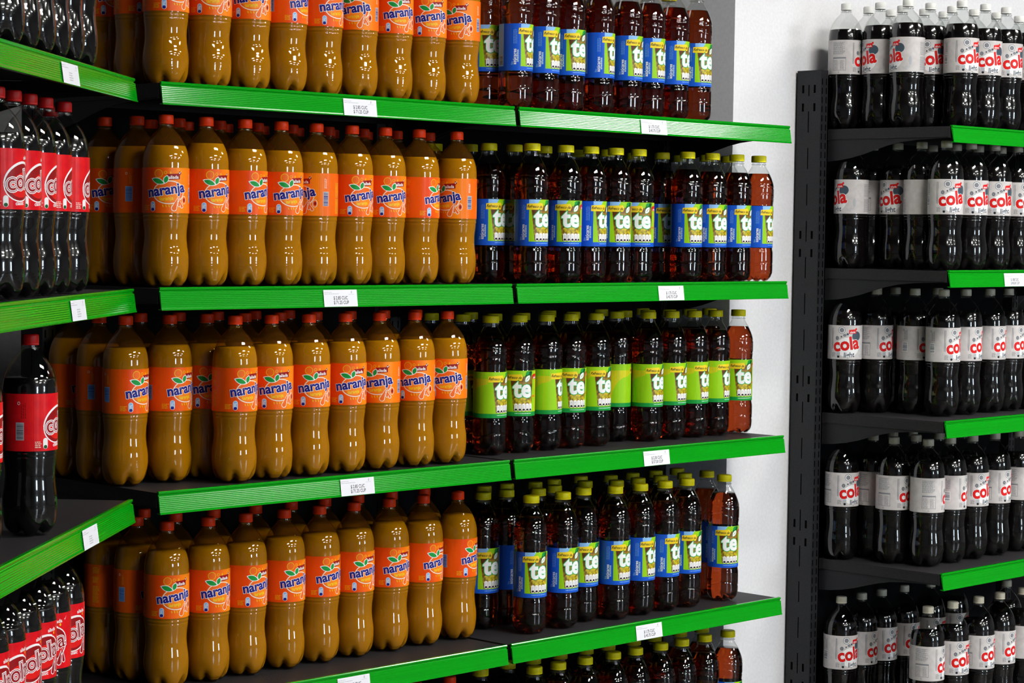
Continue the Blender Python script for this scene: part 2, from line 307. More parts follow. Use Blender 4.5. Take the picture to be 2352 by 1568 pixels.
def label_te(green):
    a = Art(); h = 108 * mm; strip = 'green' if green else 'tblue'
    if green:
        a.rect(-128 * mm, -50 * mm, 10 * mm, 108 * mm, 'tyel', 1); a.rect(-50 * mm, 70 * mm, 10 * mm, 108 * mm, 'tyel', 1)
        P = [(-45 * mm, 10 * mm)] + [(-45 * mm + 42 * mm * math.cos(t), 10 * mm + 66 * mm * math.sin(t)) for t in [PI / 2 + PI / 2 * i / 10 for i in range(11)]]
        a.poly([(-18 * mm, 10 * mm), (-18 * mm, 86 * mm)] + P[1:], 'lime', 2)
        a.rect(-60 * mm, -18 * mm, 92 * mm, 108 * mm, 'lime', 2)
        a.rect(-128 * mm, -60 * mm, 92 * mm, 108 * mm, 'lime', 2)
        a.lines(-110 * mm, -95 * mm, 50 * mm, 102 * mm, 4, 'gold', 3, 3, .4, True); a.barcode(-112 * mm, -98 * mm, 18 * mm, 42 * mm, 'dgrey', 'lgrey', 7, 3)
        a.poly([(-24 * mm, 10 * mm), (46 * mm, 10 * mm), (46 * mm, 108 * mm), (-34 * mm, 108 * mm), (-34 * mm, 86 * mm)], 'lime', 3)
        a.rect(46 * mm, 60 * mm, 10 * mm, 108 * mm, 'tyel', 3)
    else:
        a.rect(-126 * mm, -70 * mm, 10 * mm, 108 * mm, 'sky', 1); a.lines(-86 * mm, -72 * mm, 24 * mm, 104 * mm, 5, 'lgrey', 3, 2, .5, True)
        a.barcode(-86 * mm, -73 * mm, 14 * mm, 34 * mm, 'dgrey', 'lgrey', 7, 2)
        a.text('Sin', 7 * mm, -47 * mm, 17 * mm, 'sky', 2, PI / 2, .01); a.text('azúcares', 11 * mm, -41 * mm, 32 * mm, 'white', 2, PI / 2, .02, .95)
        a.text('añadidos', 8 * mm, -34.5 * mm, 34 * mm, 'mint', 2, PI / 2, .01); a.lines(-44 * mm, -34 * mm, 62 * mm, 100 * mm, 3, 'sky', 5, 2, .25, True)
        a.rect(-27 * mm, 46 * mm, 10 * mm, 108 * mm, 'lime', 3); a.rect(46 * mm, 58 * mm, 10 * mm, 108 * mm, 'tyel', 3)
        a.poly([(-27 * mm, 92 * mm), (8 * mm, 92 * mm), (8 * mm, 108 * mm), (-27 * mm, 108 * mm)], 'sky', 4)
        a.poly([(-8 * mm, 96 * mm), (8 * mm, 96 * mm), (14 * mm, 108 * mm), (0, 108 * mm)], 'lime', 5)
    # glass of tea with leaves
    a.poly([(-13 * mm, 12 * mm), (34 * mm, 12 * mm), (38 * mm, 98 * mm), (-22 * mm, 90 * mm)], 'leafy', 4)
    a.poly([(-17 * mm, 60 * mm), (-12 * mm, 60 * mm), (-4 * mm, 84 * mm), (-20 * mm, 84 * mm)], 'brown', 5)
    a.ell(8 * mm, 37 * mm, 24 * mm, 9 * mm, 'leafmix', 5); a.rect(-14 * mm, 34 * mm, 26 * mm, 36 * mm, 'leafmix', 6)
    a.leaf(14 * mm, 92 * mm, 36 * mm, 106 * mm, 7 * mm, 'dgreen', 6); a.leaf(16 * mm, 98 * mm, 26 * mm, 107 * mm, 4 * mm, 'green', 7)
    a.lines(-8 * mm, 30 * mm, 33 * mm, 38 * mm, 2, 'tyel', 11, 7, .5)
    a.rect(33 * mm, 52 * mm, 44 * mm, 50 * mm, 'dyellow', 6); a.lines(34 * mm, 51 * mm, 45 * mm, 50 * mm, 2, 'brown', 12, 7, .5)
    a.poly([(-33 * mm, 84 * mm), (6 * mm, 84 * mm), (9 * mm, 93 * mm), (5 * mm, 100 * mm), (-32 * mm, 98 * mm)], 'yellow', 6)
    a.text('Refresco de', 9.3 * mm, -12.5 * mm, 91.5 * mm, 'black', 7, -.03, .02, .82, .28)
    for sx, m_, L, o in ((1, 'green', 8, .075), (1, 'mint', 9, .045), (1, 'white', 10, .018)):
        a.text('te', 59 * mm, 9 * mm, 64 * mm, m_, L, 0, o * .9, .95)
    a.leaf(14 * mm, 80 * mm, 28 * mm, 98 * mm, 6.4 * mm, 'green', 11); a.leaf(15 * mm, 81.3 * mm, 27 * mm, 96.7 * mm, 5.3 * mm, 'white', 12); a.leaf(17 * mm, 84 * mm, 25 * mm, 94 * mm, .7 * mm, 'green', 13)
    a.poly([(38 * mm, 88 * mm), (58 * mm, 88 * mm), (58 * mm, 101 * mm), (38 * mm, 99 * mm)], 'red', 6); a.text('aliada', 7 * mm, 48 * mm, 91.5 * mm, 'white', 7, .05, .02)
    for i in range(5): a.pill((-7 + i * 9.4) * mm, 21 * mm, 4.3 * mm, 9.4 * mm, 'white', 'black', 7)
    for i in range(5): a.lines((-9.5 + i * 9.4) * mm, (-4.5 + i * 9.4) * mm, 20 * mm, 27 * mm, 3, 'lgrey', 30 + i, 9, .4)
    a.lines(-10 * mm, 36 * mm, 5.5 * mm, 8 * mm, 1, 'sky' if not green else 'mint', 4, 1, .6)
    for sd, y in ((41, 14), (42, 60)): a.lines(78 * mm, 112 * mm, y * mm, (y + 38) * mm, 12, 'mint' if not green else 'dgreen', sd, 2, .4)
    return a.wrap('tea_label_' + ('green' if green else 'blue'), .0401, 0, h, strip)
def label_light(variant):
    a = Art(); h = 93 * mm
    a.ell(6 * mm, 33 * mm, 34 * mm, 27 * mm, 'white', 1)
    a.ell(32 * mm, 64 * mm, 14 * mm, 13 * mm, 'dgrey', 2); a.ell(25 * mm, 60 * mm, 9 * mm, 7 * mm, 'grey', 1)
    a.ell(-11 * mm, 80 * mm, 9.6 * mm, 9.6 * mm, 'dgrey', 3); a.ell(-11 * mm, 80 * mm, 8.4 * mm, 8.4 * mm, 'white', 4); a.ell(-11 * mm, 80 * mm, 6.4 * mm, 6.4 * mm, 'grey', 5)
    a.ell(-24 * mm, 58 * mm, 4.6 * mm, 5.2 * mm, 'dgrey', 3); a.ell(-24 * mm, 58 * mm, 3.2 * mm, 3.8 * mm, 'grey', 4)
    a.ell(-12 * mm, 62 * mm, 2.2 * mm, 2.2 * mm, 'dgrey', 4); a.ell(-3 * mm, 66 * mm, 5 * mm, 4 * mm, 'grey', 2); a.ell(5 * mm, 69 * mm, 3 * mm, 3 * mm, 'dgrey', 3)
    a.poly([(8 * mm, 70 * mm), (30 * mm, 71 * mm), (30 * mm, 83 * mm), (9 * mm, 81 * mm)], 'red', 6); a.text('aliada', 7.2 * mm, 19 * mm, 74.5 * mm, 'white', 7, .05, .02)
    a.ell(30 * mm, 83 * mm, 3 * mm, 3 * mm, 'red', 6)
    a.text('cola', 49 * mm, 2 * mm, 41 * mm, 'white', 7, .13, .062, .95); a.text('cola', 49 * mm, 2 * mm, 41 * mm, 'dred', 8, .13, .036, .95); a.text('cola', 49 * mm, 2 * mm, 41 * mm, 'red', 9, .13, .026, .95)
    a.text('light', 19 * mm, 10 * mm, 12 * mm, 'dgrey', 5, .05, .02, .95, .1)
    for x in (-41, -38): a.rect(x * mm, (x + 1) * mm, 28 * mm, 86 * mm, 'dgrey', 1)
    a.pill(-20 * mm, 13 * mm, 4.6 * mm, 9.5 * mm, 'lgrey', 'black', 2); a.ell(-20 * mm, 7 * mm, 3.4 * mm, 3 * mm, 'black', 4); a.lines(-40 * mm, -28 * mm, 7 * mm, 20 * mm, 4, 'grey', 5, 1, .5)
    a.barcode(-82 * mm, -68 * mm, 24 * mm, 48 * mm, 'dgrey', 'white', 3) if variant == 'a' else None
    if variant == 'a':
        a.lines(-77 * mm, -66 * mm, 56 * mm, 86 * mm, 3, 'grey', 6, 1, .45, True); a.ring(-80 * mm, 82 * mm, 2.4 * mm, 2.8 * mm, .9 * mm, 'dgrey', 1)
        a.ell(62 * mm, 30 * mm, 4 * mm, 12 * mm, 'lgrey', 1)
    else:
        a.lines(-98 * mm, -62 * mm, 54 * mm, 88 * mm, 13, 'grey', 6, 1, .5)
        a.rect(-98 * mm, -60 * mm, 10 * mm, 46 * mm, 'grey', 1); a.rect(-97 * mm, -61 * mm, 11 * mm, 42 * mm, 'label_white', 2)
        a.lines(-96 * mm, -82 * mm, 13 * mm, 40 * mm, 8, 'grey', 8, 3, .4); a.lines(-76 * mm, -64 * mm, 13 * mm, 40 * mm, 8, 'grey', 9, 3, .4); a.text('1L', 6 * mm, -80 * mm, 5 * mm, 'dgrey', 3)
    a.text('light', 13 * mm, 52 * mm, 12 * mm, 'lgrey', 2, .3, .0) if variant == 'a' else None
    for sd, y in ((21, 6), (22, 46)): a.lines(92 * mm, 126 * mm, y * mm, (y + 36) * mm, 13, 'grey', sd, 1, .45)
    return a.wrap('light_cola_label_' + variant, .0471, 0, h, 'label_white')
def label_cola():
    a = Art(); h = 98 * mm
    a.ell(0, 44 * mm, 38 * mm, 31 * mm, 'white', 1, .35); a.ell(0, 44 * mm, 36 * mm, 29 * mm, 'dred', 2, .35)
    a.ell(4 * mm, 40 * mm, 30 * mm, 20 * mm, 'red', 3, .3)
    a.text('cola', 40 * mm, 0, 46 * mm, 'white', 5, .16, .10, 1.0); a.text('cola', 40 * mm, 0, 46 * mm, 'dred', 6, .16, .064, 1.0); a.text('cola', 40 * mm, 0, 46 * mm, 'white', 7, .16, .034, 1.0); a.text('cola', 40 * mm, 0, 46 * mm, 'dred', 8, .16, .004, 1.0)
    a.ring(0, 44 * mm, 38 * mm, 33 * mm, 2 * mm, 'white', 4, .35, a0=PI * .25, a1=PI * .9)
    a.drop(24 * mm, 34 * mm, 18 * mm, 6 * mm, 5.5 * mm, 'white', 'dred', 9); a.drop(28 * mm, 34 * mm, 30 * mm, 10 * mm, 4 * mm, 'white', 'dred', 9)
    a.text('aliada', 9 * mm, 16 * mm, 84 * mm, 'white', 4, .08, .02); a.poly([(31 * mm, 88 * mm), (33 * mm, 85 * mm), (37 * mm, 93 * mm), (33.3 * mm, 87.5 * mm)], 'white', 4)
    a.text('classic', 9 * mm, -4 * mm, 10 * mm, 'white', 4, .06, .02)
    a.ell(22 * mm, 78 * mm, 1.8 * mm, 2.6 * mm, 'dyellow', 3)
    a.pill(-33 * mm, 13 * mm, 4.6 * mm, 9.5 * mm, 'white', 'green', 3); a.ell(-33 * mm, 7 * mm, 3.4 * mm, 3 * mm, 'dgreen', 5); a.lines(-52 * mm, -40 * mm, 6 * mm, 18 * mm, 4, 'cream', 5, 1, .45)
    a.barcode(-84 * mm, -72 * mm, 20 * mm, 48 * mm, 'dgrey', 'lgrey', 3); a.lines(-76 * mm, -66 * mm, 56 * mm, 86 * mm, 3, 'dred', 6, 1, .4, True); a.ring(-80 * mm, 82 * mm, 2.4 * mm, 2.8 * mm, .8 * mm, 'white', 1)
    for sd, y in ((21, 6), (22, 46)): a.lines(88 * mm, 124 * mm, y * mm, (y + 36) * mm, 13, 'dred', sd, 1, .45)
    return a.wrap('cola_label', .0471, 0, h, 'label_red')
LAB = {'Na': label_naranja('a'), 'Nb': label_naranja('b'), 'T': label_te(False), 'G': label_te(True), 'Ca': label_light('a'), 'Cb': label_light('b'), 'K': label_cola()}
# ------------------------------------------------------------------ bottles
def interp(P, z):
    if z <= P[0][0]: return P[0][1]
    for i in range(len(P) - 1):
        (a, ra), (b, rb) = P[i], P[i + 1]
        if z <= b:
            t = (z - a) / (b - a)
            m0 = (rb - P[i - 1][1]) / (b - P[i - 1][0]) if i > 0 else (rb - ra) / (b - a)
            m1 = (P[i + 2][1] - ra) / (P[i + 2][0] - a) if i + 2 < len(P) else (rb - ra) / (b - a)
            hh = b - a; t2, t3 = t * t, t * t * t
            return (2 * t3 - 3 * t2 + 1) * ra + (t3 - 2 * t2 + t) * hh * m0 + (-2 * t3 + 3 * t2) * rb + (t3 - t2) * hh * m1
    return P[-1][1]
SODA = [(.004, .0345), (.012, .0410), (.022, .0448), (.034, .0466), (.050, .0474), (.066, .0468), (.082, .0445), (.098, .0430), (.114, .0433), (.130, .0452), (.142, .0466), (.149, .0468),
        (.239, .0468), (.246, .0468), (.258, .0462), (.270, .0440), (.282, .0400), (.294, .0340), (.304, .0270), (.312, .0195), (.318, .0145), (.323, .0128), (.330, .0126), (.336, .0126)]
TEA = [(.003, .0310), (.010, .0370), (.020, .0402), (.030, .0410), (.075, .0410), (.082, .0398), (.086, .0393), (.090, .0398), (.194, .0398), (.198, .0392), (.204, .0397), (.215, .0408), (.235, .0410),
       (.248, .0404), (.262, .0370), (.274, .0322), (.286, .0262), (.294, .0212), (.299, .0182), (.303, .0172), (.312, .0170), (.318, .0168)]
def body_bm(P, z1, inset=0.0, kind='soda', closed=False, top=None):
    bm = bmesh.new(); N = 72; rings = []; zs = []; z = P[0][0]
    while z < z1 - .0008: zs.append(z); z += .0013 if kind == 'soda' and (.028 < z < .058 or .132 < z < .15) else (.0012 if kind != 'soda' and (.036 < z < .055 or .212 < z < .252) else .0024)
    zs.append(z1)
    for z in zs:
        r0 = interp(P, z) - inset; R = []
        for i in range(N):
            a = 2 * PI * i / N; r = r0; dz = 0
            if kind == 'soda':
                v = (.5 - .5 * math.cos(5 * a)) ** 3.2; w = max(0, 1 - z / .045) ** 1.3
                r *= 1 - .17 * v * w; dz = .014 * v * max(0, 1 - z / .03)
                if .030 < z < .056: r += .00006 * math.sin(z * 2 * PI / .0052) * (.5 - .5 * math.cos(10 * a))
                for zr in (.137, .1445):
                    r -= .0009 * math.exp(-((z - zr) / .0013) ** 2)
            else:
                v = (.5 - .5 * math.cos(6 * a)) ** 2; w = max(0, 1 - z / .022); r *= 1 - .12 * v * w; dz = .010 * v * max(0, 1 - z / .016)
                for zr, am in ((.222, .008), (.045, .006), (.247, .004)):
                    r -= .0011 * math.exp(-((z - zr - am * math.sin(2 * a + zr * 40)) / .0017) ** 2)
                if .012 < z < .075: r += .00004 * math.cos(18 * a)
            R.append(bm.verts.new((r * math.sin(a), -r * math.cos(a), z + dz + (inset * .8 if z < .01 else 0))))
        rings.append(R)
    for k in range(len(rings) - 1):
        for i in range(N): bm.faces.new((rings[k][i], rings[k][(i + 1) % N], rings[k + 1][(i + 1) % N], rings[k + 1][i]))
    # domed underside
    prev = rings[0]; zb = P[0][0] + (inset * .8)
    for fr, dz in ((.8, -.0035 if not inset else -.002), (.5, .006), (.2, .012)):
        R = [bm.verts.new((v.co.x * fr, v.co.y * fr, zb + (v.co.z - zb) * fr * .8 + dz)) for v in rings[0]]
        for i in range(N): bm.faces.new((prev[(i + 1) % N], prev[i], R[i], R[(i + 1) % N]))
        prev = R
    bm.faces.new(prev[::-1])
    if closed: bm.faces.new(rings[-1])
    return bm
def lathe(prof, n=40, ribs=0, amp=0.0):
    bm = bmesh.new(); rs = []
    for r, z, k in prof:
        rs.append([bm.verts.new(((r + (amp * (1 if i % 2 else -1) if k else 0)) * math.sin(2 * PI * i / n), -(r + (amp * (1 if i % 2 else -1) if k else 0)) * math.cos(2 * PI * i / n), z)) for i in range(n)])
    for a, b in zip(rs, rs[1:]):
        for i in range(n): bm.faces.new((a[i], a[(i + 1) % n], b[(i + 1) % n], b[i]))
    bm.faces.new(rs[0][::-1]); bm.faces.new(rs[-1]); return bm
def to_me(name, bm, m, smooth=True):
    me = bpy.data.meshes.new(name); bm.normal_update(); bm.to_mesh(me); bm.free(); me.materials.append(m)
    for f in me.polygons: f.use_smooth = smooth
    return me
soda_cap = lambda: lathe([(.0142, .3262, 0), (.0149, .3266, 0), (.0149, .3290, 0), (.0143, .3293, 0), (.0146, .330, 1), (.0145, .342, 1), (.0136, .3443, 0), (.011, .345, 0)], 60, amp=.0003)
tea_cap = lambda: lathe([(.0188, .3105, 0), (.0196, .3108, 0), (.0196, .3128, 0), (.0190, .3131, 0), (.0193, .314, 1), (.0192, .3255, 1), (.0183, .3275, 0), (.015, .328, 0)], 60, amp=.0003)
sr = lambda: lathe([(.0135, .3205, 0), (.0158, .321, 0), (.0158, .3228, 0), (.0135, .3232, 0)], 40)
tr_ = lambda: lathe([(.0178, .3035, 0), (.0196, .304, 0), (.0196, .3055, 0), (.0178, .306, 0)], 40)
KIND = {}
def make_kind(key, name, shell, liq, P, kind, cap, capm, ring, ringm, fills, shelltop):
    KIND[key] = dict(name=name, body=to_me('plastic_body', body_bm(P, shelltop, 0, kind), M[shell]), cap=[to_me('cap', cap(), M[c]) for c in capm], ring=to_me('neck_ring', ring(), M[ringm]),
                     liq=[to_me('liquid', body_bm(P, f, .0011, kind, True), M[liq]) for f in fills])
make_kind('N', 'orange_soda_bottle', 'shell_n', 'orange_soda', SODA, 'soda', soda_cap, ['cap_orange'], sr, 'shell_n', (.283, .280, .291), .336)
make_kind('K', 'cola_bottle', 'shell', 'cola', SODA, 'soda', soda_cap, ['cap_red'], sr, 'shell', (.279, .268, .27), .336)
make_kind('C', 'light_cola_bottle', 'shell', 'cola', SODA, 'soda', soda_cap, ['cap_white', 'cap_cream'], sr, 'shell', (.281, .272, .276), .336)
make_kind('T', 'tea_bottle', 'shell', 'tea', TEA, 'tea', tea_cap, ['cap_yellow'], tr_, 'shell', (.281, .277, .284), .318)
KIND['G'] = dict(KIND['T'])
LZ = {'N': .1485, 'K': .147, 'C': .149, 'T': .0885, 'G': .0885}
SH = {'S1': 1.5494, 'S2': 1.1446, 'S3': .7396, 'S4': .3113, 'S5': -.1087, 'R1': 1.5594, 'R2': 1.1783, 'R3': .7799, 'R4': .3748, 'R5': -.0752, 'L1': 1.549, 'L2': 1.1435, 'L3': .7336, 'L4': .3400}
ORG = {'S': ((0, 0), 0.0), 'R': ((2.347, -.2883), 0.0), 'L': ((-.0811, -.0249), math.radians(40.76))}
def wpos(k, s, d):
    (ox, oy), a = ORG[k]; c, q = math.cos(a), math.sin(a)
    return ox + c * s - q * d, oy + q * s + c * d
TABLE = [
('S1','N',[(0.093,0.105,30),(0.203,0.105,10),(0.307,0.105,7),(0.408,0.105,58),(0.508,0.105,42),(0.611,0.105,-12),(0.715,0.105,23),(0.818,0.105,17),(0.925,0.105,-15),(0.095,0.205,40),(0.208,0.205,0),(0.315,0.205,0),(0.097,0.305,20)]),
('S1','T',[(1.058,0.156,20),(1.079,0.075,55),(1.17,0.075,48),(1.26,0.075,30),(1.365,0.075,60),(1.468,0.075,45),(1.553,0.075,50),(1.646,0.075,50),(1.735,0.075,35),(1.279,0.165,0),(1.38,0.165,0),(1.475,0.165,0),(1.564,0.165,0),(1.648,0.165,0),(1.731,0.165,0)]),
('S2','N',[(0.058,0.055,2),(0.159,0.055,30),(0.26,0.055,47),(0.357,0.055,29),(0.454,0.055,-50),(0.555,0.055,30),(0.652,0.055,27),(0.754,0.055,65),(0.871,0.055,-36),(0.06,0.155,80),(0.165,0.155,0),(0.271,0.155,0),(0.373,0.155,0),(0.469,0.155,0),(0.573,0.155,0),(0.676,0.155,0),(0.777,0.155,0),(0.879,0.155,0),(0.052,0.255,15),(0.168,0.255,0),(0.264,0.255,0),(0.37,0.255,0),(0.471,0.255,0),(0.571,0.255,0),(0.674,0.255,0),(0.777,0.255,0)]),
('S2','T',[(1.123,0.06,31),(1.239,0.06,11),(1.328,0.06,50),(1.418,0.06,21),(1.503,0.06,6),(1.69,0.06,32),(1.789,0.06,30),(1.889,0.06,42),(1.981,0.06,57),(1.07,0.15,39),(1.156,0.15,-13),(1.259,0.15,0),(1.697,0.15,28),(1.966,0.15,0),(1.487,0.15,0),(1.876,0.15,0),(1.095,0.24,0),(1.473,0.24,0),(1.689,0.24,0),(1.872,0.24,0),(1.03,0.294,0)]),
('S3','N',[(0.242,0.06,36),(0.339,0.06,17),(0.442,0.06,21),(0.546,0.06,24),(0.646,0.06,-10),(0.752,0.06,2),(0.853,0.06,-2),(0.031,0.15,48),(0.142,0.15,42),(0.243,0.156,12),(0.344,0.156,0),(0.442,0.156,0),(0.544,0.156,0),(0.644,0.156,0),(0.746,0.156,0),(0.846,0.156,0),(0.037,0.25,80),(0.141,0.25,0),(0.243,0.252,0),(0.346,0.252,0),(0.45,0.252,0),(0.547,0.252,0),(0.037,0.35,50)]),
('S3','G',[(1.069,0.135,40),(1.165,0.135,3),(1.26,0.135,65),(1.346,0.135,17),(1.438,0.135,30),(1.569,0.184,110),(1.637,0.135,40),(1.729,0.135,43),(1.819,0.135,50),(1.906,0.135,58),(2.002,0.135,18),(1.063,0.225,60),(1.171,0.225,0),(1.269,0.225,0),(1.356,0.225,0),(1.45,0.225,0),(1.648,0.225,0),(1.739,0.225,0),(1.823,0.225,0),(1.907,0.225,0),(1.991,0.225,0),(1.045,0.315,0),(1.178,0.315,0),(1.458,0.315,0),(1.656,0.315,0),(1.82,0.315,0)]),
('S4','N',[(0.138,0.15,22),(0.246,0.15,30),(0.347,0.15,41),(0.454,0.15,38),(0.555,0.15,40),(0.657,0.15,37),(0.764,0.15,33),(0.871,0.15,50),(0.982,0.15,60),(0.134,0.25,60),(0.236,0.25,0),(0.339,0.25,0),(0.455,0.25,0),(0.558,0.25,0),(0.657,0.25,0),(0.758,0.25,0),(0.862,0.25,0),(0.968,0.25,0),(0.129,0.349,70),(0.226,0.349,0)]),
('S4','T',[(1.163,0.085,20),(1.274,0.085,29),(1.38,0.115,28),(1.464,0.085,36),(1.559,0.085,50),(1.654,0.085,50),(1.741,0.085,31),(1.893,0.085,16),(1.205,0.209,80),(1.121,0.205,24),(1.281,0.175,0),(1.362,0.197,0),(1.496,0.216,0),(1.569,0.175,0),(1.653,0.175,0),(1.742,0.175,0),(1.839,0.175,0),(1.931,0.175,0),(1.214,0.296,0),(1.297,0.3,0),(1.378,0.279,0),(1.461,0.292,0),(1.57,0.3,0),(1.647,0.265,0),(1.733,0.265,0),(1.826,0.265,0),(1.915,0.265,0)]),
('S5','N',[(0.914,0.1,10),(0.806,0.1,0)]),
('S5','T',[(1.209,0.11,20),(1.293,0.11,30),(1.39,0.11,20),(1.495,0.11,30),(1.579,0.11,30),(1.677,0.11,30),(1.761,0.11,30),(1.854,0.11,30),(1.951,0.11,30),(1.095,0.18,0),(1.209,0.2,0),(1.299,0.2,0),(1.395,0.2,0),(1.492,0.2,0),(1.575,0.2,0),(1.674,0.2,0),(1.757,0.2,0),(1.861,0.2,0),(1.952,0.2,0)]),
('R1','C',[(0.17,0.085,32),(0.285,0.085,20),(0.39,0.085,35),(0.513,0.085,30),(0.066,0.188,-65),(0.173,0.188,5),(0.28,0.188,0),(0.389,0.188,0),(0.504,0.188,0),(0.624,0.188,0),(0.083,0.29,-60),(0.188,0.29,0),(0.295,0.29,0),(0.391,0.29,0),(0.05,0.38,75),(0.155,0.38,0),(0.262,0.38,0)]),
('R2','C',[(0.065,0.055,20),(0.185,0.055,33),(0.302,0.055,28),(0.418,0.055,40),(0.098,0.155,150),(0.265,0.155,0),(0.377,0.155,0),(0.493,0.155,0),(0.123,0.25,-35),(0.291,0.25,0),(0.14,0.345,70),(0.043,0.345,-65)]),
('R3','C',[(0.168,0.12,54),(0.276,0.12,60),(0.397,0.12,60),(0.494,0.12,65),(0.607,0.12,60),(0.177,0.22,60),(0.29,0.22,0),(0.123,0.31,55),(0.219,0.314,45),(0.037,0.352,3)]),
('R4','C',[(0.109,0.12,102),(0.217,0.12,84),(0.328,0.12,46),(0.442,0.12,66),(0.565,0.12,75),(0.085,0.215,64),(0.191,0.215,0),(0.306,0.215,0),(0.425,0.215,0),(0.123,0.311,63),(0.219,0.312,0),(0.315,0.311,0),(0.037,0.352,35)]),
('R5','C',[(0.081,0.09,79),(0.201,0.09,42),(0.33,0.09,56),(0.438,0.09,64),(0.56,0.09,150),(0.037,0.345,34),(0.133,0.345,66),(0.229,0.345,56),(0.34,0.345,52),(0.474,0.345,40),(0.651,0.2,0),(0.594,0.345,40)]),
('L1','K',[(-0.232,0.06,75),(-0.329,0.06,60),(-0.425,0.06,60),(-0.521,0.06,60),(-0.617,0.06,60),(-0.713,0.06,60)]),
('L2','K',[(-0.288,0.06,92),(-0.414,0.06,88),(-0.516,0.06,80),(-0.612,0.06,68),(-0.708,0.06,60),(-0.12,0.13,60)]),
('L3','K',[(-0.502,0.06,74),(-0.729,0.09,74)]),
('L4','K',[(-0.311,0.06,38),(-0.407,0.06,10),(-0.503,0.06,35),(-0.599,0.06,45),(-0.695,0.06,45),(-0.791,0.06,45)]),
]
NUM = ['first', 'second', 'third', 'fourth', 'fifth', 'sixth', 'seventh', 'eighth', 'ninth', 'tenth', 'eleventh', 'twelfth', 'thirteenth']
SHN = {'1': 'top', '2': 'second', '3': 'third', '4': 'fourth', '5': 'lowest'}
RACK = {'S': 'middle rack', 'R': 'right rack', 'L': 'left rack'}
WHAT = {'N': 'orange soda bottle, red cap', 'T': 'dark tea bottle, yellow cap', 'G': 'tea bottle, green label', 'C': 'light cola bottle, white label', 'K': 'dark cola bottle, red label'}
CATN = {'N': 'soda bottle', 'T': 'tea bottle', 'G': 'tea bottle', 'C': 'cola bottle', 'K': 'cola bottle'}
def add_bottle(kind, lab, x, y, z, rz, fill, capi, label, group):
    K = KIND[kind]; root = empty(K['name'], (x, y, z), rz); tag(root, label, CATN[kind], group)
    for nm, me in (('plastic_body', K['body']), ('liquid', K['liq'][fill]), ('cap', K['cap'][capi % len(K['cap'])]), ('neck_ring', K['ring']), ('paper_label', LAB[lab])):
        o = bpy.data.objects.new(nm, me); COL.objects.link(o); o.parent = root
        if nm == 'paper_label': o.location.z = LZ[kind]
    return root
rnd = random.Random(4)
for sh, kind, items in TABLE:
    # rows by depth, so that the words for each bottle can be true
    base = min(d for s, d, o in items); rows = {}
    for it in items: rows.setdefault(int(round((it[1] - base) / .092)), []).append(it)
    for ri, key in enumerate(sorted(rows)):
        for ci, (s, d, off) in enumerate(sorted(rows[key])):
            x, y = wpos(sh[0], s, min(d, .352 if sh != 'R1' else .38)); z = SH[sh] + ZO + .0012
            face = math.atan2(CAMP.x - x, -(CAMP.y - y))
            o_ = off if off else rnd.choice((-40, 10, 30, 60, 140, 200, 250))
            var = kind
            if kind == 'N': var = 'Na' if off in (48, 42, 80, 58, 60, 50) else 'Nb'
            if kind == 'C': var = 'Cb' if off in (75, 66, 64, 63, 79, 70, 102, 56, 55, 35) else 'Ca'
            where = '%s, %s row, %s from left' % ('%s shelf of %s' % (SHN[sh[1]], RACK[sh[0]]), ('front', 'second', 'third', 'fourth')[min(ri, 3)], NUM[ci])
            fill = 0 if rnd.random() < .6 else rnd.choice((1, 2))
            if kind == 'N' and sh == 'S2': fill = 2 if abs(s - .159) < .002 else 0
            add_bottle(kind, var, x, y, z, face + math.radians(o_), fill, 0 if sh == 'R1' else 1, WHAT[kind] + ', ' + where, 'bottles of %s on the %s' % ({'N': 'orange soda', 'T': 'tea', 'G': 'tea', 'C': 'light cola', 'K': 'cola'}[kind], RACK[sh[0]]))
